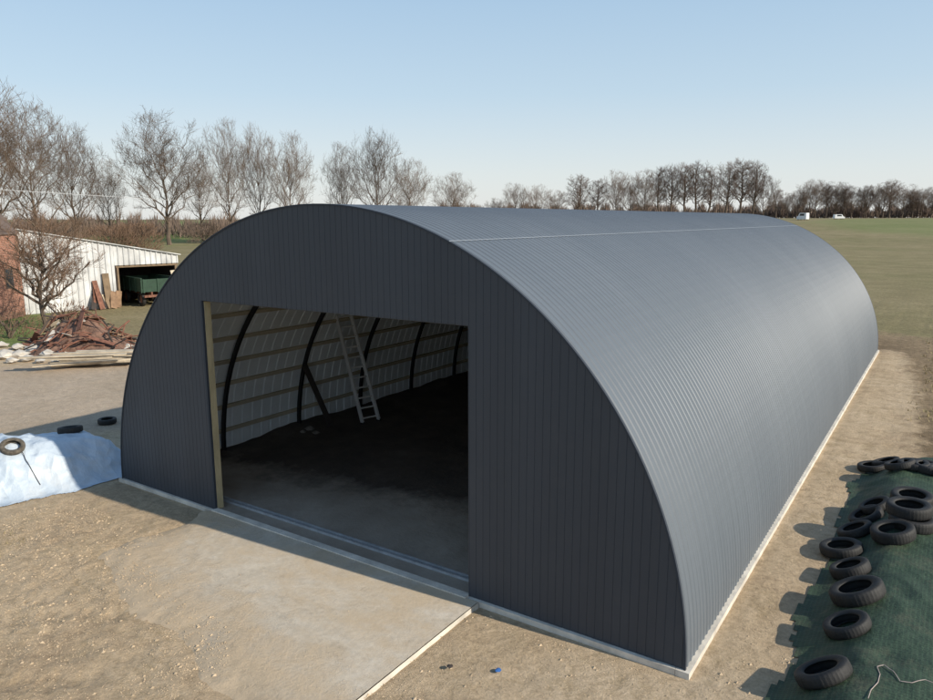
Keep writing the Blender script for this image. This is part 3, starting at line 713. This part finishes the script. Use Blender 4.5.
for i in range(14):
    a_=.75+rr.gauss(0,.12); c=Vector((bx+rr.gauss(0,.25),by+rr.gauss(0,.55),.06+.055*i*.7)); d=Vector((math.cos(a_),math.sin(a_),rr.gauss(0,.015)))*rr.uniform(1.3,1.9)
    tag(MB().bar(c-d,c+d,.2,.05).build('plank',PLANKM),'weathered plank in the loose stack before the scrap heap','plank',group='planks in the loose stack')
for i,(px,py,r) in enumerate(((5,358,.5),(20,357,.4),(34,352,.45),(48,356,.35),(2,347,.3),(62,356,.3),(44,345,.3),(128,350,.35),(12,363,.25),(28,361,.3),(134,356,.25),(40,363,.2),(56,363,.18),(18,349,.3))):
    x,y=wpt(px,py); o=rock(r,40+i,.55).build('rubble_block',STONEM); o.location=(x,y,.1); o.rotation_euler=(0,0,i); tag(o,'pale broken concrete block beside the scrap heap','rubble',group='concrete blocks near the scrap heap')
for i,px in enumerate((112,126,141,157,173)):
    p=PD(px,62+i*2); o=MB().box(-.06,.06,-.06,.06,-.2,1.3).build('fence_post',POLEM,loc=p); tag(o,'thin wooden fence post in the green field beyond the shed','fence post',group='fence posts beyond the shed')
# overhead wire and its poles
pa=Vector(PD(-70,36,0)); pb=Vector(PD(430,210,0))
za=ZY(186,36); zb=ZY(212,210)
for base,zz,lb in ((pa,za,'wooden pole carrying the wire beside the farmhouse'),(pb,zb,'wooden pole carrying the wire far behind the hangar')):
    T=thing('utility_pole',lb,'pole',tuple(base)); zz=zz-base.z; MB().tube([(0,0,-.3),(0,0,zz+.1)],[.15,.1],10).build('mast',POLEM,T); MB().tube([(0,0,zz+.1),(0,0,zz+.25)],.04,8).build('insulator',WHITEP,T)
m=MB(); n=30; P=[]
for i in range(n+1):
    u=i/n; p=pa.lerp(pb,u); P.append((p.x,p.y,za+(zb-za)*u-1.6*u*(1-u)+.1))
tag(m.tube(P,.022,4).build('overhead_wire',WIREM),'thin overhead wire crossing the sky behind the hangar','wire')
# vehicles far away
def van(px,s,rz,h,l,label,name,cat):
    T=thing(name,label,cat,PD(px,s),rz)
    m=MB(); k=[(-l/2,.4),(-l/2,h*.55),(-l/2+.1,h),(l*.2,h),(l*.36,h*.55),(l/2,h*.48),(l/2,.4)]
    n=len(k); m.add([(x,-.95,z) for x,z in k]+[(x,.95,z) for x,z in k],[tuple(range(n)),tuple(range(2*n-1,n-1,-1))]+[(i,i+n,(i+1)%n+n,(i+1)%n) for i in range(n)]); m.build('body',WHITEP,T)
    for sy in (-1,1): MB().add([(-l*.3,sy*.96,h*.6),(l*.2,sy*.96,h*.6),(l*.15,sy*.96,h*.9),(-l*.3,sy*.96,h*.9)],[(0,1,2,3)]).build('side_window',GLASS,T)
    MB().add([(l*.345,-.8,h*.59),(l*.345,.8,h*.59),(l*.225,.75,h*.95),(l*.225,-.75,h*.95)],[(0,1,2,3)]).build('windscreen',GLASS,T).location=(.02,0,.02)
    for sx in (-.32,.32):
        for sy in (-.85,.85): 
            o=bpy.data.objects.new('wheel',TY); COL.objects.link(o); o.parent=T; o.location=(sx*l,sy,.36); o.rotation_euler=(PI/2,0,0)
van(802,330,2.6,3.2,5.2,'white van parked beyond the pasture just right of the roof end','parked_van','van')
van(838,340,.6,2.2,4.6,'white car parked farther right along the pasture edge','parked_car','car')
